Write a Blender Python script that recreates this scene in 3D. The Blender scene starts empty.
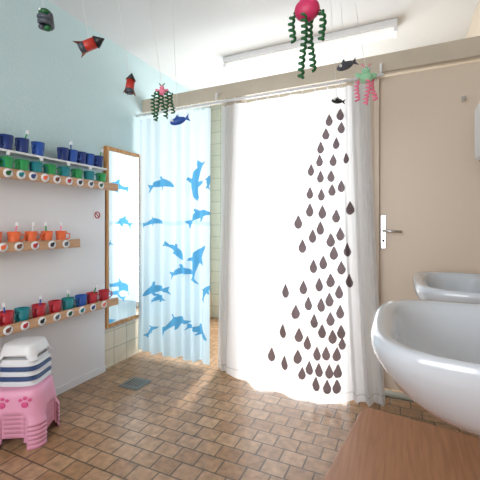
import bpy, bmesh, math, random
import numpy as np
from mathutils import Vector, Matrix
random.seed(4)
scene=bpy.context.scene
H=1.2; F=347.0; YAW=math.radians(24.8)
FW=Vector((-math.sin(YAW),math.cos(YAW),0)); RT=Vector((math.cos(YAW),math.sin(YAW),0))
def at(u,v,d):
    return Vector((0,0,H))+FW*d+RT*((u-240)/F*d)+Vector((0,0,(225-v)/F*d))
def onY(u,v,Y):
    r=FW*F+RT*(u-240)+Vector((0,0,225-v)); t=Y/r.y
    return Vector((r.x*t,Y,H+r.z*t))
def onX(u,v,X):
    r=FW*F+RT*(u-240)+Vector((0,0,225-v)); t=X/r.x
    return Vector((X,r.y*t,H+r.z*t))

# ---------------- materials
def newmat(name):
    m=bpy.data.materials.new(name); m.use_nodes=True
    return m,m.node_tree,m.node_tree.nodes['Principled BSDF']
def lin(c):
    return tuple(((x/255)/12.92 if x/255<=.04045 else ((x/255+.055)/1.055)**2.4) for x in c)+(1,)
def mat(name,rgb,rough=.5,metal=0,bump=0,bscale=60,var=0,spec=.5,coat=0):
    m,nt,b=newmat(name); c=lin(rgb)
    b.inputs['Base Color'].default_value=c
    b.inputs['Roughness'].default_value=rough; b.inputs['Metallic'].default_value=metal
    b.inputs['Specular IOR Level'].default_value=spec; b.inputs['Coat Weight'].default_value=coat
    tc=nt.nodes.new('ShaderNodeTexCoord'); n=nt.nodes.new('ShaderNodeTexNoise')
    n.inputs['Scale'].default_value=bscale; n.inputs['Detail'].default_value=4
    nt.links.new(tc.outputs['Object'],n.inputs['Vector'])
    if bump:
        bp=nt.nodes.new('ShaderNodeBump'); bp.inputs['Strength'].default_value=bump; bp.inputs['Distance'].default_value=.01
        nt.links.new(n.outputs['Fac'],bp.inputs['Height']); nt.links.new(bp.outputs[0],b.inputs['Normal'])
    mx=nt.nodes.new('ShaderNodeMix'); mx.data_type='RGBA'; mx.blend_type='MULTIPLY'
    mx.inputs['Factor'].default_value=var if var else .03
    mx.inputs['A'].default_value=c
    nt.links.new(n.outputs['Fac'],mx.inputs['B']); nt.links.new(mx.outputs['Result'],b.inputs['Base Color'])
    return m
def wood(name,rgb1,rgb2,scale=(2,25,25),rough=.4):
    m,nt,b=newmat(name)
    tc=nt.nodes.new('ShaderNodeTexCoord'); mp=nt.nodes.new('ShaderNodeMapping'); mp.inputs['Scale'].default_value=scale
    n=nt.nodes.new('ShaderNodeTexNoise'); n.inputs['Scale'].default_value=2; n.inputs['Detail'].default_value=6; n.inputs['Distortion'].default_value=.6
    r=nt.nodes.new('ShaderNodeValToRGB'); r.color_ramp.elements[0].position=.35; r.color_ramp.elements[1].position=.65
    r.color_ramp.elements[0].color=lin(rgb1); r.color_ramp.elements[1].color=lin(rgb2)
    nt.links.new(tc.outputs['Object'],mp.inputs['Vector']); nt.links.new(mp.outputs[0],n.inputs['Vector'])
    nt.links.new(n.outputs['Fac'],r.inputs['Fac']); nt.links.new(r.outputs[0],b.inputs['Base Color'])
    b.inputs['Roughness'].default_value=rough
    return m
def tiles(name,c1,c2,mort,w,h,off,msize=.004,rough=.35,axes='XY',bump=.3,lo=.72,hi=1.15):
    m,nt,b=newmat(name)
    tc=nt.nodes.new('ShaderNodeTexCoord'); sp=nt.nodes.new('ShaderNodeSeparateXYZ'); cb=nt.nodes.new('ShaderNodeCombineXYZ')
    nt.links.new(tc.outputs['Object'],sp.inputs[0])
    nt.links.new(sp.outputs[axes[0]],cb.inputs[0]); nt.links.new(sp.outputs[axes[1]],cb.inputs[1])
    br=nt.nodes.new('ShaderNodeTexBrick'); br.offset=off
    br.inputs['Color1'].default_value=lin(c1); br.inputs['Color2'].default_value=lin(c2); br.inputs['Mortar'].default_value=lin(mort)
    br.inputs['Scale'].default_value=1; br.inputs['Mortar Size'].default_value=msize; br.inputs['Mortar Smooth'].default_value=.3
    br.inputs['Brick Width'].default_value=w; br.inputs['Row Height'].default_value=h
    nt.links.new(cb.outputs[0],br.inputs['Vector'])
    n=nt.nodes.new('ShaderNodeTexNoise'); n.inputs['Scale'].default_value=24; n.inputs['Detail'].default_value=6
    nt.links.new(tc.outputs['Object'],n.inputs['Vector'])
    mr=nt.nodes.new('ShaderNodeMapRange'); mr.inputs[1].default_value=.3; mr.inputs[2].default_value=.7; mr.inputs[3].default_value=lo; mr.inputs[4].default_value=hi
    nt.links.new(n.outputs['Fac'],mr.inputs[0])
    mx=nt.nodes.new('ShaderNodeMix'); mx.data_type='RGBA'; mx.blend_type='MULTIPLY'; mx.inputs['Factor'].default_value=1
    nt.links.new(br.outputs['Color'],mx.inputs['A']); nt.links.new(mr.outputs[0],mx.inputs['B'])
    nt.links.new(mx.outputs['Result'],b.inputs['Base Color'])
    bp=nt.nodes.new('ShaderNodeBump'); bp.invert=True; bp.inputs['Strength'].default_value=bump; bp.inputs['Distance'].default_value=.003
    nt.links.new(br.outputs['Fac'],bp.inputs['Height']); nt.links.new(bp.outputs[0],b.inputs['Normal'])
    b.inputs['Roughness'].default_value=rough
    return m
M={}
M['blue']=mat('blue_woodchip_paint',(190,213,216),.8,bump=.35,bscale=90)
M['white']=mat('white_paint',(228,229,232),.6)
M['ceil']=mat('ceiling_paint',(210,211,211),.85)
M['beige']=mat('beige_paint',(208,192,174),.6,bump=.05)
M['cream']=mat('cream_paint',(200,188,170),.6,var=.15,bscale=8)
M['doorp']=mat('door_paint',(216,200,182),.45)
M['floor']=tiles('floor_tiles',(180,145,112),(158,120,86),(104,84,66),.125,.105,.5,.005,.28,bump=.45,lo=.66,hi=1.18)
M['walltile']=tiles('wall_tiles',(222,212,190),(214,203,180),(170,160,140),.15,.15,0,.004,.3,'YZ',lo=.95,hi=1.03)
M['backtile']=tiles('back_tiles',(206,206,188),(198,198,180),(166,166,150),.15,.15,0,.004,.3,'XZ',lo=.95,hi=1.03)
M['shelf']=wood('shelf_wood',(176,134,98),(200,160,124),(25,2,25))
M['frame']=wood('frame_wood',(176,122,66),(206,152,92),(20,20,2))
M['step']=wood('step_laminate',(158,108,76),(176,124,89),(30,2,10),.35)
M['ceramic']=mat('sink_ceramic',(194,199,206),.12,coat=.5)
M['chrome']=mat('chrome',(200,200,200),.2,1)
M['steel']=mat('drain_steel',(130,130,126),.45,.8)
M['plwhite']=mat('white_plastic',(230,231,234),.35)
M['pink']=mat('pink_plastic',(232,162,192),.4)
M['dpink']=mat('paw_pink',(220,88,145),.4)
M['greyblue']=mat('greyblue_plastic',(54,78,124),.4)
M['string']=mat('string',(225,225,225),.7)
for k,c in dict(navy=(24,48,115),blue2=(30,80,165),green=(40,150,80),teal=(20,125,135),orange=(235,110,60),red=(180,32,48),dgreen=(22,90,45),
                black=(25,25,30),fred=(185,50,38),magenta=(200,45,95),lpink=(240,130,160),mint=(150,205,165),brown=(110,60,40),grey=(70,75,85),yellow=(240,200,60)).items():
    M[k]=mat('paint_'+k,c,.45)
m,nt,b=newmat('mirror_glass'); b.inputs['Metallic'].default_value=1; b.inputs['Roughness'].default_value=.02; b.inputs['Base Color'].default_value=(.82,.86,.86,1); M['mirror']=m
m,nt,b=newmat('window_glass')
for n in list(nt.nodes):
    if n.type!='OUTPUT_MATERIAL': nt.nodes.remove(n)
tr=nt.nodes.new('ShaderNodeBsdfTransparent'); tr.inputs[0].default_value=(.97,.98,.98,1)
gl=nt.nodes.new('ShaderNodeBsdfGlossy'); gl.inputs['Roughness'].default_value=.05
mx=nt.nodes.new('ShaderNodeMixShader'); mx.inputs[0].default_value=.05
nt.links.new(tr.outputs[0],mx.inputs[1]); nt.links.new(gl.outputs[0],mx.inputs[2]); nt.links.new(mx.outputs[0],nt.nodes['Material Output'].inputs[0]); M['glass']=m
def curtainmat(name,transp,transl):
    m,nt,b=newmat(name); out=nt.nodes['Material Output']; nt.nodes.remove(b)
    a=nt.nodes.new('ShaderNodeAttribute'); a.attribute_name='print'
    d=nt.nodes.new('ShaderNodeBsdfDiffuse'); t=nt.nodes.new('ShaderNodeBsdfTranslucent'); tp=nt.nodes.new('ShaderNodeBsdfTransparent')
    nt.links.new(a.outputs['Color'],d.inputs[0]); nt.links.new(a.outputs['Color'],t.inputs[0]); nt.links.new(a.outputs['Color'],tp.inputs[0])
    m1=nt.nodes.new('ShaderNodeMixShader'); m1.inputs[0].default_value=transl
    nt.links.new(d.outputs[0],m1.inputs[1]); nt.links.new(t.outputs[0],m1.inputs[2])
    m2=nt.nodes.new('ShaderNodeMixShader'); m2.inputs[0].default_value=transp
    nt.links.new(m1.outputs[0],m2.inputs[1]); nt.links.new(tp.outputs[0],m2.inputs[2])
    nt.links.new(m2.outputs[0],out.inputs[0]); return m
M['cur1']=curtainmat('dolphin_curtain_fabric',.10,.33)
M['cur2']=curtainmat('raindrop_curtain_fabric',.20,.5)

# ---------------- mesh helpers
def link(o,parent=None):
    scene.collection.objects.link(o)
    if parent: o.parent=parent
    return o
def empty(name,loc=(0,0,0)):
    e=bpy.data.objects.new(name,None); e.location=loc; e.empty_display_size=.1
    return link(e)
def meshobj(name,verts,faces,ma,parent=None,smooth=False):
    me=bpy.data.meshes.new(name); me.from_pydata([tuple(v) for v in verts],[],faces); me.update()
    if smooth:
        for p in me.polygons: p.use_smooth=True
    me.materials.append(ma)
    return link(bpy.data.objects.new(name,me),parent)
def box(name,lo,hi,ma,parent=None,bev=0):
    lo=Vector(lo);hi=Vector(hi); c=(lo+hi)/2; s=(hi-lo)/2
    vs=[(c.x+x*s.x,c.y+y*s.y,c.z+z*s.z) for x in(-1,1) for y in(-1,1) for z in(-1,1)]
    fs=[(0,1,3,2),(4,6,7,5),(0,4,5,1),(2,3,7,6),(0,2,6,4),(1,5,7,3)]
    o=meshobj(name,vs,fs,ma,parent)
    if bev:
        md=o.modifiers.new('bev','BEVEL'); md.width=bev; md.segments=3; md.limit_method='ANGLE'
    return o
def loft(name,rings,ma,parent=None,cap0=True,cap1=True,smooth=True,sub=0):
    n=len(rings[0]); vs=[p for r in rings for p in r]; fs=[]
    for i in range(len(rings)-1):
        for j in range(n):
            k=(j+1)%n; fs.append((i*n+j,i*n+k,(i+1)*n+k,(i+1)*n+j))
    if cap0: fs.append(tuple(range(n))[::-1])
    if cap1: fs.append(tuple((len(rings)-1)*n+j for j in range(n)))
    o=meshobj(name,vs,fs,ma,parent,smooth)
    if sub:
        md=o.modifiers.new('s','SUBSURF'); md.levels=sub; md.render_levels=sub
    return o
def tube(name,pts,rad,ma,parent=None,n=8,cap=True):
    pts=[Vector(p) for p in pts]; rings=[]
    if not hasattr(rad,'__len__'): rad=[rad]*len(pts)
    prev=None
    for i,p in enumerate(pts):
        d=(pts[min(i+1,len(pts)-1)]-pts[max(i-1,0)]).normalized()
        if prev is None:
            a=d.orthogonal().normalized()
        else:
            a=(prev-d*prev.dot(d)).normalized()
        prev=a; bb=d.cross(a)
        rings.append([p+(a*math.cos(t)+bb*math.sin(t))*rad[i] for t in [2*math.pi*j/n for j in range(n)]])
    return loft(name,rings,ma,parent,cap,cap)
def lathe(name,prof,c,ma,parent=None,n=20,axis='Z',cap0=True,cap1=True):
    rings=[]
    c=Vector(c)
    for r,z in prof:
        ring=[]
        for j in range(n):
            t=2*math.pi*j/n
            if axis=='Z': v=(r*math.cos(t),r*math.sin(t),z)
            elif axis=='X': v=(z,r*math.cos(t),r*math.sin(t))
            else: v=(r*math.sin(t),z,r*math.cos(t))
            ring.append(c+Vector(v))
        rings.append(ring)
    return loft(name,rings,ma,parent,cap0,cap1)
def ball(name,c,r,ma,parent=None,rot=None):
    if not hasattr(r,'__len__'): r=(r,r,r)
    bm=bmesh.new(); bmesh.ops.create_uvsphere(bm,u_segments=18,v_segments=12,radius=1)
    mt=Matrix.Translation(c)@(rot if rot else Matrix())@Matrix.Diagonal((*r,1))
    bmesh.ops.transform(bm,matrix=mt,verts=bm.verts)
    me=bpy.data.meshes.new(name); bm.to_mesh(me); bm.free()
    for p in me.polygons: p.use_smooth=True
    me.materials.append(ma); return link(bpy.data.objects.new(name,me),parent)

# ---------------- room shell
XL=-2.25; XP=-2.2; XR=.5; YP=2.63; YB=3.95; YR=-1.5; ZC=2.78
box('floor',(XL-.1,YR-.1,-.1),(XR+.1,YB+.1,0),M['floor'])
box('ceiling',(XL-.1,YR-.1,ZC),(XR+.1,YB+.1,ZC+.1),M['ceil'])
box('wall_left',(XL-.1,YR-.1,0),(XL,YB+.1,ZC),M['blue'])
wl=empty('wall_left_panel')
box('panel',(XL,YR,0),(XP,2.12,1.5),M['white'],wl,.003)
box('lower_wall',(XL,2.12,.32),(XL+.012,YP,.8),M['white'],wl)
box('tile_plinth',(XL,2.12,0),(XL+.02,YB,.32),M['walltile'],wl)
box('wall_right',(XR,YR-.1,0),(XR+.1,YB+.1,ZC),M['beige'])
wr=empty('wall_rear')
box('below',(XL,YR-.1,0),(XR,YR,.9),M['white'],wr); box('above',(XL,YR-.1,2.3),(XR,YR,ZC),M['white'],wr)
box('side_a',(XL,YR-.1,.9),(-1.8,YR,2.3),M['white'],wr); box('side_b',(.1,YR-.1,.9),(XR,YR,2.3),M['white'],wr)
w2=empty('window_2')
for i,x in enumerate((-1.8,-.88,.05)): box('stile_%d'%i,(x,YR-.08,.9),(x+.05,YR-.03,2.3),M['plwhite'],w2)
box('sill',(-1.8,YR-.09,.9),(.1,YR+.06,.94),M['plwhite'],w2); box('head',(-1.8,YR-.08,2.26),(.1,YR-.03,2.3),M['plwhite'],w2)
WX0,WX1,WZ=-1.82,-.5,2.45
wb=empty('wall_back')
box('left',(XL,YB,0),(WX0,YB+.1,ZC),M['backtile'],wb); box('right',(WX1,YB,0),(XR,YB+.1,ZC),M['backtile'],wb)
box('over',(WX0,YB,WZ),(WX1,YB+.1,ZC),M['cream'],wb)
w1=empty('window_1')
for i,x in enumerate((WX0,(WX0+WX1)/2-.03,WX1-.06)): box('stile_%d'%i,(x,YB+.02,0),(x+.06,YB+.08,WZ),M['plwhite'],w1)
box('rail_bottom',(WX0,YB+.02,0),(WX1,YB+.08,.08),M['plwhite'],w1); box('rail_top',(WX0,YB+.02,WZ-.07),(WX1,YB+.08,WZ),M['plwhite'],w1)
box('pane',(WX0+.03,YB+.045,.05),(WX1-.03,YB+.05,WZ-.03),M['glass'],w1)
wp=empty('wall_partition')
PT=YP+.1
box('beam',(XL,YP,2.275),(XR,PT,2.40),M['cream'],wp,.004)
box('post',(-1.385,YP,0),(-1.2,PT,2.275),M['cream'],wp,.004)
box('pier',(-.36,YP,0),(-.17,PT,2.275),M['beige'],wp,.003)
d=empty('door_1')
box('leaf',(-.135,YP+.03,.045),(XR-.03,YP+.07,2.25),M['doorp'],d,.003)
box('jamb_left',(-.17,YP-.012,0),(-.135,PT,2.275),M['beige'],d,.003)
box('jamb_right',(XR-.03,YP-.012,0),(XR,PT,2.275),M['beige'],d,.003)
box('lock_plate',(-.128,YP+.021,1.03),(-.09,YP+.031,1.27),M['chrome'],d,.004)
tube('handle',[(-.108,YP+.03,1.16),(-.108,YP-.03,1.16),(-.095,YP-.04,1.16),(.01,YP-.04,1.155)],.009,M['chrome'],d)
lathe('keyhole',[(.008,0),(.008,-.006)],(-.108,YP+.021,1.09),M['black'],d,axis='Y')
box('threshold',(-.17,YP,0),(XR,PT,.006),M['steel'],d)
box('coat_hook',(.36,YP+.0,2.0),(.38,YP+.03,2.03),M['chrome'],d)
box('baseboard_left',(XP,YR,0),(XP+.008,2.12,.05),M['white'])

# ---------------- ceiling lamp
L=empty('fluorescent_ceiling_lamp')
box('housing',(-1.52,2.90,ZC-.05),(-.02,3.04,ZC),M['plwhite'],L,.006)
m,nt,b=newmat('lamp_diffuser'); b.inputs['Base Color'].default_value=(.9,.9,.88,1); b.inputs['Emission Color'].default_value=(1,1,.97,1); b.inputs['Emission Strength'].default_value=.3
box('diffuser',(-1.5,2.915,ZC-.09),(-.04,3.025,ZC-.05),m,L,.015)
box('end_cap_a',(-1.52,2.91,ZC-.095),(-1.495,3.03,ZC-.045),M['plwhite'],L,.004); box('end_cap_b',(-.045,2.91,ZC-.095),(-.02,3.03,ZC-.045),M['plwhite'],L,.004)

# ---------------- mirror
mi=empty('wall_mirror')
y0,y1,z0,z1=2.15,2.60,.335,1.86
box('glass',(XL,y0+.02,z0+.02),(XL+.02,y1-.02,z1-.02),M['mirror'],mi)
for nm,a,b_ in(('left',(y0,z0),(y0+.03,z1)),('right',(y1-.03,z0),(y1,z1)),('bottom',(y0+.03,z0),(y1-.03,z0+.03)),('top',(y0+.03,z1-.03),(y1-.03,z1))):
    box('frame_'+nm,(XL+.0,a[0],a[1]),(XL+.035,b_[0],b_[1]),M['frame'],mi,.004)

# ---------------- curtains
def pip(px,pz,poly):
    ins=np.zeros(px.shape,bool); n=len(poly); j=n-1
    for i in range(n):
        xi,zi=poly[i]; xj,zj=poly[j]
        c=((zi>pz)!=(zj>pz))&(px<(xj-xi)*(pz-zi)/((zj-zi) if zj!=zi else 1e-9)+xi)
        ins^=c; j=i
    return ins
def curtain(name,xf,yf,z0,z1,nx,nz,colf,ma,parent):
    s=np.linspace(0,1,nx); t=np.linspace(0,1,nz)
    S,T=np.meshgrid(s,t)
    X=xf(S,T); Z=z0+(z1-z0)*T; Y=yf(S,T,X)
    Z=Z+ (1-T)*0.012*np.sin(S*23)
    vs=np.stack([X,Y,Z],-1).reshape(-1,3)
    idx=np.arange(nx*nz).reshape(nz,nx)
    q=np.stack([idx[:-1,:-1],idx[:-1,1:],idx[1:,1:],idx[1:,:-1]],-1).reshape(-1,4)
    me=bpy.data.meshes.new(name); me.vertices.add(len(vs)); me.vertices.foreach_set('co',vs.ravel())
    me.loops.add(q.size); me.loops.foreach_set('vertex_index',q.ravel().astype(np.int32))
    me.polygons.add(len(q)); me.polygons.foreach_set('loop_start',(np.arange(len(q))*4).astype(np.int32)); me.polygons.foreach_set('loop_total',np.full(len(q),4,np.int32))
    me.update(); me.validate()
    me.polygons.foreach_set('use_smooth',np.ones(len(q),bool))
    ca=me.color_attributes.new('print','FLOAT_COLOR','POINT')
    ca.data.foreach_set('color',colf(X,Z,S,T).reshape(-1,4).astype(np.float32).ravel())
    me.materials.append(ma); return link(bpy.data.objects.new(name,me),parent)
YC=2.555
DOL=[(.50,-.06),(.43,.0),(.34,.07),(.2,.125),(.08,.14),(.0,.24),(-.07,.24),(-.05,.13),(-.2,.09),(-.34,.035),(-.43,.09),(-.54,.15),(-.49,.0),(-.54,-.14),(-.42,-.06),(-.3,-.07),(-.15,-.09),(.0,-.10),(-.06,-.22),(.03,-.21),(.14,-.11),(.3,-.11),(.4,-.11)]
dol_px=[(160,184,24,5,1),(195,181,30,80,-1),(152,222,18,10,1),(198,216,23,25,1),(174,250,20,-35,1),(196,262,30,72,1),(181,272,22,10,1),(155,290,24,10,-1),(158,299,15,15,1),(175,323,26,25,1),(198,331,20,-20,1),(206,292,15,60,1),(209,180,13,70,1),(151,330,14,40,1)]
def col1(X,Z,S,T):
    c=np.zeros(X.shape+(4,)); c[...,:3]=np.array(lin((218,231,238))[:3])
    sea=np.clip((1.35-Z)/.9,0,1)[...,None]
    c[...,:3]=c[...,:3]*(1-sea*.4)+np.array(lin((168,210,230))[:3])*sea*.4
    c[...,3]=1
    wave=(np.abs(Z-(1.22+.01*np.sin(X*18)))<.018); c[wave,:3]=lin((194,220,234))[:3]
    for u,v,s,a,fl in dol_px:
        p=onY(u,v,YC-.02); size=s/F*(p.dot(FW))*1.3
        a=math.radians(a); dx=(X-p.x); dz=(Z-p.z)
        lx=(dx*math.cos(a)+dz*math.sin(a))/size*fl; lz=(-dx*math.sin(a)+dz*math.cos(a))/size
        lz=lz+.45*lx*lx-.03
        m_=pip(lx,lz,DOL); c[m_,:3]=lin((88,160,204))[:3]
    return c
def y1f(S,T,X):
    amp=.014+.010*(1-T)
    return YC+amp*np.sin(S*2*math.pi*7+.7*np.sin(S*9))+.004*np.sin(S*60+T*3)-(1-T)*.02
c1=empty('dolphin_shower_curtain')
curtain('fabric',lambda S,T:-2.215+S*.76,y1f,.035,2.185,360,520,col1,M['cur1'],c1)
drops=[(329,120,8),(340,114,8),(341,127,8),(326,134,8),(321,148,8),(336,143,8),(320,161,8),(333,160,8),(346,158,7),(331,176,8),(321,177,8),(311,170,8),(341,186,8),(310,193,8),(322,195,8),(332,190,8),(336,216,9),(323,212,9),(310,210,9),(299,222,9),(350,208,9),(340,234,9),(331,240,9),(321,228,9),(303,246,9),(313,236,9),(324,262,9),(334,253,9),(347,250,9),(341,268,9),(349,281,9),(314,266,9),(304,287,9),(320,284,9),(331,280,9),(287,290,9),(297,311,9),(284,330,9),(272,354,9),(300,334,9),(309,303,9),(322,304,9),(330,299,9),(339,292,9),(340,312,9),(331,318,9),(315,320,9),(323,330,9),(308,342,9),(333,336,9),(341,332,9),(318,352,9),(327,352,9),(337,354,9),(299,355,9),(286,361,9),(310,367,9),(320,368,9),(330,370,9),(338,371,9),(317,382,9),(328,385,9),(337,386,9),(342,344,8),(303,372,8)]
def bow(z): return .14*(1-z/2.2)
def col2(X,Z,S,T):
    c=np.zeros(X.shape+(4,)); c[...,:3]=np.array(lin((236,238,241))[:3]); c[...,3]=1
    for u,v,s in drops:
        p=onY(u,v,YC-.04); p=onY(u,v,YC-bow(p.z)-.01)
        h=s*.98/F*p.dot(FW)*.78; dx=(X-p.x)/h; dz=(Z-p.z)/h
        w=np.where(dz<-.15,.58*np.sqrt(np.clip(1-((dz+.2)/.8)**2,0,1)),.58*np.clip(1-(dz+.15)/1.2,0,1)**.85)
        m_=(np.abs(dx)<w)&(dz>-1)&(dz<1.05); c[m_,:3]=lin((94,82,84))[:3]
    hem=(Z<.075)&(Z>.065); c[hem,:3]*=.8
    return c
def x2f(S,T):
    x=-1.34+S*(1.15+.10*(1-T)**1.5)
    return x-.03*(1-T)*(1-S)
def y2f(S,T,X):
    g=np.clip(1-S/.12,0,1)+np.clip((S-.74)/.2,0,1)
    base=.012*np.sin(S*2*math.pi*5+1.0)
    gath=g*(.022*np.sin(S*2*math.pi*17)+.008*np.sin(S*2*math.pi*31+T*4))
    b=np.sin(np.clip(S,0,1)**1.25*math.pi)
    b=np.clip(b,0,1)**.8
    return YC+base*(0.6+.8*(1-T))+gath*(.7+.6*(1-T))-(1-T)**.9*(.05+.14*b)+.004*np.sin(X*40+T*9)
c2=empty('raindrop_shower_curtain')
curtain('fabric',x2f,y2f,.012,2.185,560,560,col2,M['cur2'],c2)
rod=empty('curtain_rod')
tube('rod',[(XL,YC,2.225),(-.1,YC,2.225)],.011,M['plwhite'],rod,12)
for x in(-1.4,-.12): tube('bracket_%d'%int(abs(x*10)),[(x,YC,2.225),(x,YC,2.3),(x,YP,2.33)],.008,M['plwhite'],rod)
def rings(par,x0,x1,n):
    for i in range(n):
        x=x0+(x1-x0)*i/(n-1)
        tube('ring_%d'%i,[(x,YC+.018*math.sin(t),2.215+.026*math.cos(t)) for t in [2*math.pi*k/14 for k in range(15)]],.0025,M['plwhite'],par,6)
rings(c1,-2.2,-1.48,10); rings(c2,-1.32,-.2,13)

# ---------------- sinks
def sink(cy,xf,zr=.945,hl=.355):
    e=empty('washbasin')
    xb=XR-.006; D=xb-xf
    def ring(sc_l,front,back,z,ex=3.2,n=72):
        out=[]
        cx=(back+front)/2; ax=(back-front)/2
        for j in range(n):
            t=2*math.pi*j/n; ct,st=math.cos(t),math.sin(t)
            e1=2/ex
            x=-ax*math.copysign(abs(ct)**e1,ct); y=hl*sc_l*math.copysign(abs(st)**e1,st)
            k=(x+ax)/(2*ax); y*=.93+.07*min(1,k*1.6)
            out.append(Vector((xb-D+cx+x,cy+y,z)))
        return out
    R=[ring(.40,.16,.40,zr-.22,2.4),ring(.62,.10,D-.02,zr-.19,2.6),ring(.82,.05,D,zr-.14,2.8),ring(.93,.02,D,zr-.085,3.4),ring(.985,.004,D,zr-.05,3.8),ring(1,0,D,zr-.025,4),ring(.995,.003,D,zr-.008,4),ring(.975,.012,D-.008,zr,4),
       ring(.93,.032,D-.03,zr-.002,3.8),ring(.89,.05,D-.10,zr-.012,3.4),ring(.86,.062,D-.115,zr-.03,3.2),ring(.80,.08,D-.13,zr-.07,2.8),ring(.66,.12,D-.16,zr-.115,2.5),ring(.4,.19,D-.22,zr-.14,2.2),ring(.08,.27,D-.28+.0,zr-.15,2)]
    loft('basin',R,M['ceramic'],e,True,True)
    cx=xb-D+.27
    lathe('drain',[(.022,0),(.022,.004),(.01,.005)],(cx-.01,cy,zr-.150),M['chrome'],e)
    tube('trap',[(cx,cy,zr-.21),(cx,cy,zr-.42),(cx+.05,cy,zr-.47),(cx+.1,cy,zr-.42),(XR-.012,cy,zr-.42)],.018,M['chrome'],e,10)
    fx=XR-.07
    lathe('tap_base',[(.026,0),(.024,.03),(.018,.1),(.02,.12)],(fx,cy,zr-.005),M['chrome'],e)
    tube('tap_spout',[(fx,cy,zr+.06),(fx-.03,cy,zr+.075),(fx-.07,cy,zr+.075),(fx-.08,cy,zr+.06)],.011,M['chrome'],e)
    tube('tap_lever',[(fx,cy,zr+.115),(fx+.01,cy,zr+.13),(fx+.03,cy,zr+.15)],.007,M['chrome'],e)
sink(1.05,-.07,hl=.31); sink(1.87,.055,hl=.325)
sd=empty('paper_towel_dispenser')
box('case',(.378,2.14,1.56),(XR,2.34,1.86),M['plwhite'],sd,.02); box('slot',(.40,2.17,1.552),(.45,2.31,1.562),M['grey'],sd)

# ---------------- step platform
sp=empty('wooden_step_platform')
P=[Vector((-.175,1.93)),Vector((XR-.01,1.83)),Vector((XR-.01,.1)),Vector((-.43,.1))]
def prism(name,P,z0,z1,ma,par,bev=.003):
    vs=[(p.x,p.y,z0) for p in P]+[(p.x,p.y,z1) for p in P]; n=len(P)
    fs=[tuple(range(n)),tuple(range(2*n-1,n-1,-1))]+[(i,i+n,(i+1)%n+n,(i+1)%n) for i in range(n)]
    o=meshobj(name,vs,fs,ma,par); md=o.modifiers.new('b','BEVEL'); md.width=bev; md.segments=2; return o
prism('top',P,.222,.25,M['step'],sp)
for i,(a,b_) in enumerate(((0,1),(3,2))):
    dv=(P[b_]-P[a]).normalized(); inw=Vector((0,-1 if i==0 else 1))
    q=[P[a]+dv*.03+inw*.02,P[b_]-dv*.03+inw*.02,P[b_]-dv*.03+inw*.045,P[a]+dv*.03+inw*.045]
    prism('side_%d'%i,q,0,.222,M['step'],sp)
q=[P[0]+Vector((.01,-.05)),P[3]+Vector((.02,.05)),P[3]+Vector((.045,.05)),P[0]+Vector((.035,-.05))]
prism('front',q,0,.222,M['step'],sp)

# ---------------- floor drain
fd=empty('floor_drain')
box('frame',(-1.91,1.96,0),(-1.73,2.14,.004),M['steel'],fd,.001)
box('grate',(-1.895,1.975,.004),(-1.745,2.125,.007),M['steel'],fd,.001)
for i in range(5): box('slot_%d'%i,(-1.875+i*.025,1.995,.0071),(-1.867+i*.025,2.105,.0078),M['black'],fd)

# ---------------- stools (one column: white nested on pink)
def stool(e,c,z,ang,ma,idx,a0=.15,b0=.125,hgt=.22,flare=.035,th=.006,arch=.5,lip=.008):
    n=64; fr=[0,.055,.23,.41,.55,.68,.82,.93,1]
    rot=Matrix.Rotation(ang,4,'Z'); rings_=[]
    def ring(a,b_,zz):
        out=[]
        for j in range(n):
            t=2*math.pi*(j+.5)/n; ct,st=math.cos(t),math.sin(t); ee=2/4.2
            v=Vector((a*math.copysign(abs(ct)**ee,ct),b_*math.copysign(abs(st)**ee,st),0)); v=rot@v
            out.append(Vector((c[0]+v.x,c[1]+v.y,z+zz)))
        return out
    rings_.append(ring(a0*.5,b0*.5,hgt)); rings_.append(ring(a0*.86,b0*.86,hgt)); rings_.append(ring(a0*.95,b0*.95,hgt-.003))
    for k in fr[1:]:
        l=lip if k>=.93 else 0
        rings_.append(ring(a0+flare*k+l,b0+flare*k+l,hgt-k*hgt))
    vs=[p for r in rings_ for p in r]; fs=[tuple(range(n))]
    for i in range(len(rings_)-1):
        for j in range(n):
            t=2*math.pi*(j+1)/n; m_=abs(((t/(math.pi/2))+.5)%1-.5)*2
            if arch and i>=7 and m_<arch*[.7,.9,1][min(i-7,2)]: continue
            kk=(j+1)%n; fs.append((i*n+j,(i+1)*n+j,(i+1)*n+kk,i*n+kk))
    o=meshobj('stool_%d'%idx,vs,fs,ma,e,True)
    md=o.modifiers.new('s','SOLIDIFY'); md.thickness=th; md.offset=-1
    return o
ps=empty('stacked_pink_stools')
pc=(-1.945,1.285); pa=math.radians(30)
for i in range(6): stool(ps,pc,.024*i,pa,M['pink'],i,.122,.112,.185,.026,.005,.28)
pr=Matrix.Translation((pc[0],pc[1],0))@Matrix.Rotation(pa,4,'Z')
zt=.024*5
for sx in(-.058,.058):
    for k,(dx,dz,r) in enumerate(((0,-.012,.019),(-.024,.012,.010),(0,.021,.011),(.024,.012,.010))):
        zz=.125+dz; yy=-(.112+.026*(.185-zz)/.185)
        o=ball('paw_%d_%d'%(k,int(sx>0)),(0,0,0),(r,.003,r*.9),M['dpink'],ps); o.data.transform(pr@Matrix.Translation((sx+dx,yy-.001,zt+zz)))
ws=empty('stacked_white_stools')
wc=(-1.99,1.315)
for i in range(6):
    top=i==5
    stool(ws,wc,.3062+.027*i,math.radians(26),M['greyblue'] if i in(1,3) else M['plwhite'],i,.10 if not top else .088,.094 if not top else .082,.034 if not top else .085,.004 if not top else .03,.005,0 if not top else .62,.014 if not top else .008)

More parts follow.
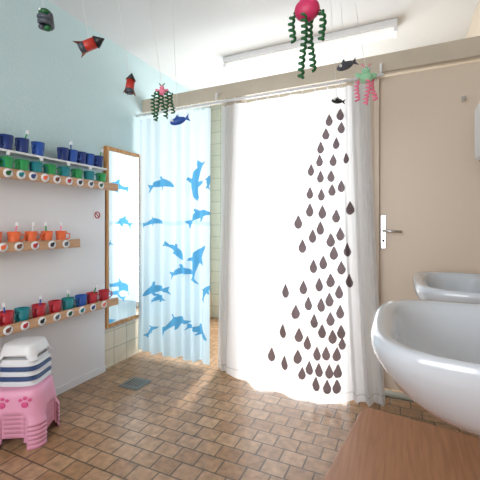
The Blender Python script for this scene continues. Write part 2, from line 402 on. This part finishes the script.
# ---------------- shelves, cups
def shelf(name,ya,yb,z,depth,lip,ma):
    e=empty(name)
    box('board',(XP,ya,z),(XP+depth,yb,z+.014),M['shelf'] if ma is None else ma,e,.002)
    if lip: box('lip',(XP+depth,ya,z-.022),(XP+depth+.016,yb,z+.036),M['shelf'],e,.003)
    return e
def cup(par,x,y,z,ma,r=.034,h=.075,brush=None,i=0,handle=True,bl=.045):
    lathe('cup_%d'%i,[(r*.74,0),(r*.78,.004),(r,h),(r*.93,h),(r*.72,.008),(.002,.007)],(x,y,z),ma,par,18)
    if handle:
        s=random.choice((-1,1))
        tube('handle_%d'%i,[(x+.5*r,y+s*r*.75,z+h*.8),(x+.6*r,y+s*(r+.014),z+h*.75),(x+.6*r,y+s*(r+.016),z+h*.4),(x+.5*r,y+s*r*.7,z+h*.25)],.0045,ma,par,6)
    if brush:
        a=random.uniform(.005,.02); b_=random.uniform(-.03,.03)
        tube('brush_%d'%i,[(x,y,z+.01),(x+a*.6,y+b_*.6,z+h),(x+a,y+b_,z+h+bl)],.0045,brush,par,6)
        box('bristles_%d'%i,(x+a-.004,y+b_-.006,z+h+bl-.01),(x+a+.014,y+b_+.006,z+h+bl+.013),M['plwhite'],par,.001)
def tag(par,y,z,x,ma,i,r=.024):
    lathe('tag_%d'%i,[(r,0),(r,.003),(.001,.0032)],(x,y,z),M['plwhite'],par,18,axis='X')
    ball('icon_%d'%i,(x+.003,y,z),(.002,r*.55,r*.5),ma,par)
    ball('icon_head_%d'%i,(x+.0035,y+r*.4,z+r*.35),(.002,r*.3,r*.28),ma,par)
tcol=['brown','grey','navy','red','dgreen','orange','black','teal']
shelf('upper_cup_shelf',.5,2.06,1.635,.085,False,M['plwhite'])
s1=shelf('cup_shelf',.5,2.10,1.49,.15,True,None)
s2=shelf('cup_shelf',.5,1.755,1.065,.13,True,None)
s3=shelf('cup_shelf',.5,2.12,.585,.13,True,None)
def ypx(u,X): return onX(u,225,X).y
e=empty('toothbrush_cups')
for i,(u,c) in enumerate(((-30,'navy'),(-12,'blue2'),(6,'navy'),(22,'navy'),(38,'blue2'),(63,'navy'),(72,'blue2'),(81,'navy'),(89,'blue2'),(98,'navy'))):
    cup(e,XP+.043,ypx(u,XP+.043),1.65,M[c],.040,.09,M[random.choice(['green','lpink','blue2'])] if i%3==0 else None,i)
e=empty('toothbrush_cups')
for i,(u,c) in enumerate(((-25,'green'),(-8,'teal'),(6,'green'),(22,'green'),(36,'teal'),(50,'green'),(64,'teal'),(77,'green'),(89,'teal'),(101,'green'))):
    cup(e,XP+.108,ypx(u,XP+.108),1.505,M[c],.039,.09,M[random.choice(['green','plwhite','orange'])] if i%2==0 else None,i,bl=.022)
e=empty('toothbrush_cups')
for i,(u,c) in enumerate(((-20,'orange'),(-5,'orange'),(14,'orange'),(31,'orange'),(47,'orange'),(61,'orange'))):
    cup(e,XP+.07,ypx(u,XP+.07),1.08,M[c],.036,.08,M[['plwhite','green','lpink'][i%3]],i)
e=empty('toothbrush_cups')
for i,(u,c) in enumerate(((-18,'red'),(6,'red'),(22,'teal'),(39,'red'),(55,'red'),(68,'teal'),(81,'blue2'),(92,'red'),(104,'red'))):
    cup(e,XP+.07,ypx(u,XP+.07),.6,M[c],.042,.085,M[random.choice(['green','lpink','blue2'])] if i%2 else None,i)
for sh,z,dep,us in((s1,1.497,.166,(-22,-6,8,21,33,45,57,69,80,91,101)),(s2,1.072,.146,(-14,3,19,35,52,66)),(s3,.592,.146,(-12,8,25,42,57,70,82,93,104))):
    for i,u in enumerate(us): tag(sh,ypx(u,XP+dep),z,XP+dep,M[tcol[(i*3+int(z*10))%8]],i,.027)
sg=empty('round_wall_sign')
p=onX(97,215,XP)
box('card',(XP,p.y-.035,p.z-.035),(XP+.002,p.y+.035,p.z+.035),M['plwhite'],sg)
tube('ring',[(XP+.004,p.y+.024*math.cos(t),p.z+.024*math.sin(t)) for t in [2*math.pi*k/20 for k in range(21)]],.004,M['red'],sg,6)
tube('bar',[(XP+.004,p.y-.017,p.z+.017),(XP+.004,p.y+.017,p.z-.017)],.003,M['red'],sg,6)

# ---------------- hanging crafts
def string(par,p,dx=-.12):
    top=Vector((p.x+dx,p.y+dx*.2,ZC)); tube('string',[p,top],.0012,M['string'],par,5)
def helix(name,p,length,r,turns,ma,par,sway=0,tr=.005,wob=0):
    pts=[]
    N=int(turns*12)
    for k in range(N+1):
        f=k/N; a=2*math.pi*turns*f
        pts.append(Vector((p.x+r*math.cos(a)+sway*f+wob*math.sin(f*5),p.y+r*math.sin(a),p.z-length*f)))
    tube(name,pts,tr,ma,par,6)
e=empty('hanging_paper_snake'); p=at(45,15,1.7)
string(e,p); helix('coil',p,.06,.026,2.6,M['grey'],e,.01,.013); ball('head',p+Vector((.0,0,.01)),(.030,.028,.018),M['dgreen'],e); ball('eye',p+Vector((0,-.027,.015)),.006,M['plwhite'],e); ball('tail',p+Vector((.02,0,-.07)),(.018,.016,.014),M['dgreen'],e)
def rocket(u,v,d,ang,sc=1):
    e=empty('hanging_paper_rocket'); p=at(u,v,d)
    R=Matrix.Translation(p)@Matrix.Rotation(YAW,4,'Z')@Matrix.Rotation(ang,4,'Y')@Matrix.Scale(sc,4)
    def add(o): o.data.transform(R)
    add(lathe('body',[(.028,-.05),(.028,.04)],(0,0,0),M['fred'],e)); add(lathe('band',[(.0285,-.05),(.0285,-.02)],(0,0,0),M['grey'],e))
    add(lathe('nose',[(.034,.04),(.001,.09)],(0,0,0),M['black'],e))
    for k in range(3):
        a=k*2.09; ca,sa=math.cos(a),math.sin(a)
        add(meshobj('fin_%d'%k,[(.025*ca,.025*sa,-.01),(.05*ca,.05*sa,-.065),(.025*ca,.025*sa,-.05),(.025*ca+.004*sa,.025*sa-.004*ca,-.03)],[(0,1,2),(0,1,3),(1,2,3)],M['brown'],e))
    string(e,p+Vector((0,0,.02)))
rocket(89,45,1.75,math.radians(68),.95); rocket(130,86,2.0,math.radians(8),.85)
def creature(name,u,v,d,body,leg,br,leglen,turns=6,hr=.016,nleg=4,wing=None,spread=.05,lens=None,tr=.005):
    e=empty(name); p=at(u,v,d); R=Matrix.Rotation(YAW,4,'Z')
    ball('body',p,(br,br*.8,br*.85),M[body],e); ball('head',p+Vector((0,0,br*1.05)),br*.6,M[body],e)
    for s in(-1,1):
        o=p+R@Vector((s*br*.3,-br*.55,br*1.2)); ball('eye_%d'%s,o,br*.16,M['plwhite'],e); ball('pupil_%d'%s,o+R@Vector((0,-br*.12,0)),br*.08,M['black'],e)
        tube('antenna_%d'%s,[p+Vector((0,0,br*1.4)),p+R@Vector((s*br*.7,0,br*2.1))],.003,M[leg],e,6)
        if wing: ball('wing_%d'%s,p+R@Vector((s*br*1.0,0,br*.3)),(br*.7,.006,br*.4),M[wing],e,R@Matrix.Rotation(-s*.5,4,'Y'))
    for k in range(nleg):
        x=(k/(nleg-1)-.5)*2
        o=p+R@Vector((x*spread,(-.012 if k%2 else .012),-br*.2))
        f=lens[k] if lens else (1 if k%2 else .8)
        tube('hip_%d'%k,[p,p+R@Vector((x*spread*.7,0,br*.2)),o],.004,M[leg],e,6)
        helix('leg_%d'%k,o,leglen*f,hr,turns*f,M[leg],e,x*.01,tr,.006*(1 if k%2 else -1))
    string(e,p+Vector((0,0,br*1.3))); return e
creature('hanging_spider_craft',307,10,1.35,'magenta','dgreen',.05,.26,11,.009,4,None,.05,[.4,1,.85,.45],.006)
creature('hanging_butterfly_craft',162,92,2.05,'lpink','dgreen',.024,.17,8,.010,5,'lpink',.05,[.8,1,.6,.9,.7])
creature('hanging_bug_craft',366,78,1.75,'mint','lpink',.034,.13,7,.009,3,'mint',.035)
def fish(name,u,v,d,c,ang,L_=.07):
    e=empty(name); p=at(u,v,d); R=Matrix.Rotation(YAW,4,'Z')@Matrix.Rotation(ang,4,'Y')
    ball('body',p,(L_,.02,L_*.45),M[c],e,R)
    T=Matrix.Translation(p)@R
    o=meshobj('tail',[(L_*.8,-.004,0),(L_*1.5,0,L_*.5),(L_*1.3,0,0),(L_*1.5,0,-L_*.5),(L_*.8,.004,0)],[(0,1,2),(0,2,3),(4,2,1),(4,3,2)],M[c],e); o.data.transform(T)
    o=meshobj('fin',[(-L_*.3,0,L_*.4),(L_*.1,0,L_*.8),(L_*.4,0,L_*.3),(0,.006,L_*.3)],[(0,1,3),(1,2,3),(0,1,2)],M[c],e); o.data.transform(T)
    ball('eye',T@Vector((-L_*.6,-.017,L_*.1)),.007,M['plwhite'],e)
    string(e,p+Vector((0,0,L_*.3)),-.05)
fish('hanging_paper_fish',345,66,1.75,'grey',-.4,.045); fish('hanging_paper_fish',337,101,2.1,'black',.1,.034); fish('hanging_paper_fish',178,121,2.1,'blue2',-.3,.05)

# ---------------- lights
w=bpy.data.worlds.new('World'); scene.world=w; w.use_nodes=True
bg=w.node_tree.nodes['Background']; bg.inputs[0].default_value=(.94,.97,1,1); bg.inputs[1].default_value=3.5
s=bpy.data.lights.new('sun','SUN'); s.energy=4.2; s.angle=math.radians(6); s.color=(1,.97,.93)
so=link(bpy.data.objects.new('sun',s)); 
el=math.radians(47); dv=Vector((.16,-1,0)).normalized()*math.cos(el)+Vector((0,0,-math.sin(el)))
so.rotation_euler=dv.to_track_quat('-Z','Y').to_euler(); so.location=(-1.5,6,4)
def area(name,loc,dirv,sx,sy,en,col):
    l=bpy.data.lights.new(name,'AREA'); l.shape='RECTANGLE'; l.size=sx; l.size_y=sy; l.energy=en; l.color=col
    o=link(bpy.data.objects.new(name,l)); o.location=loc; o.rotation_euler=Vector(dirv).to_track_quat('-Z','Y').to_euler(); return o
area('window_light_back',((WX0+WX1)/2,YB-.02,1.25),(0,-1,0),1.25,2.3,68,(.98,.99,1))
area('window_light_rear',(-.85,YR-.02,1.6),(0,1,-.05),1.8,1.35,40,(.97,.985,1))

cam=bpy.data.cameras.new('cam'); cam.sensor_width=36; cam.lens=F/480*36; cam.shift_y=-15/480; cam.clip_start=.02
co=link(bpy.data.objects.new('camera',cam)); co.location=(0,0,H); co.rotation_euler=(math.radians(90),0,YAW)
scene.camera=co
scene.view_settings.view_transform='Standard'
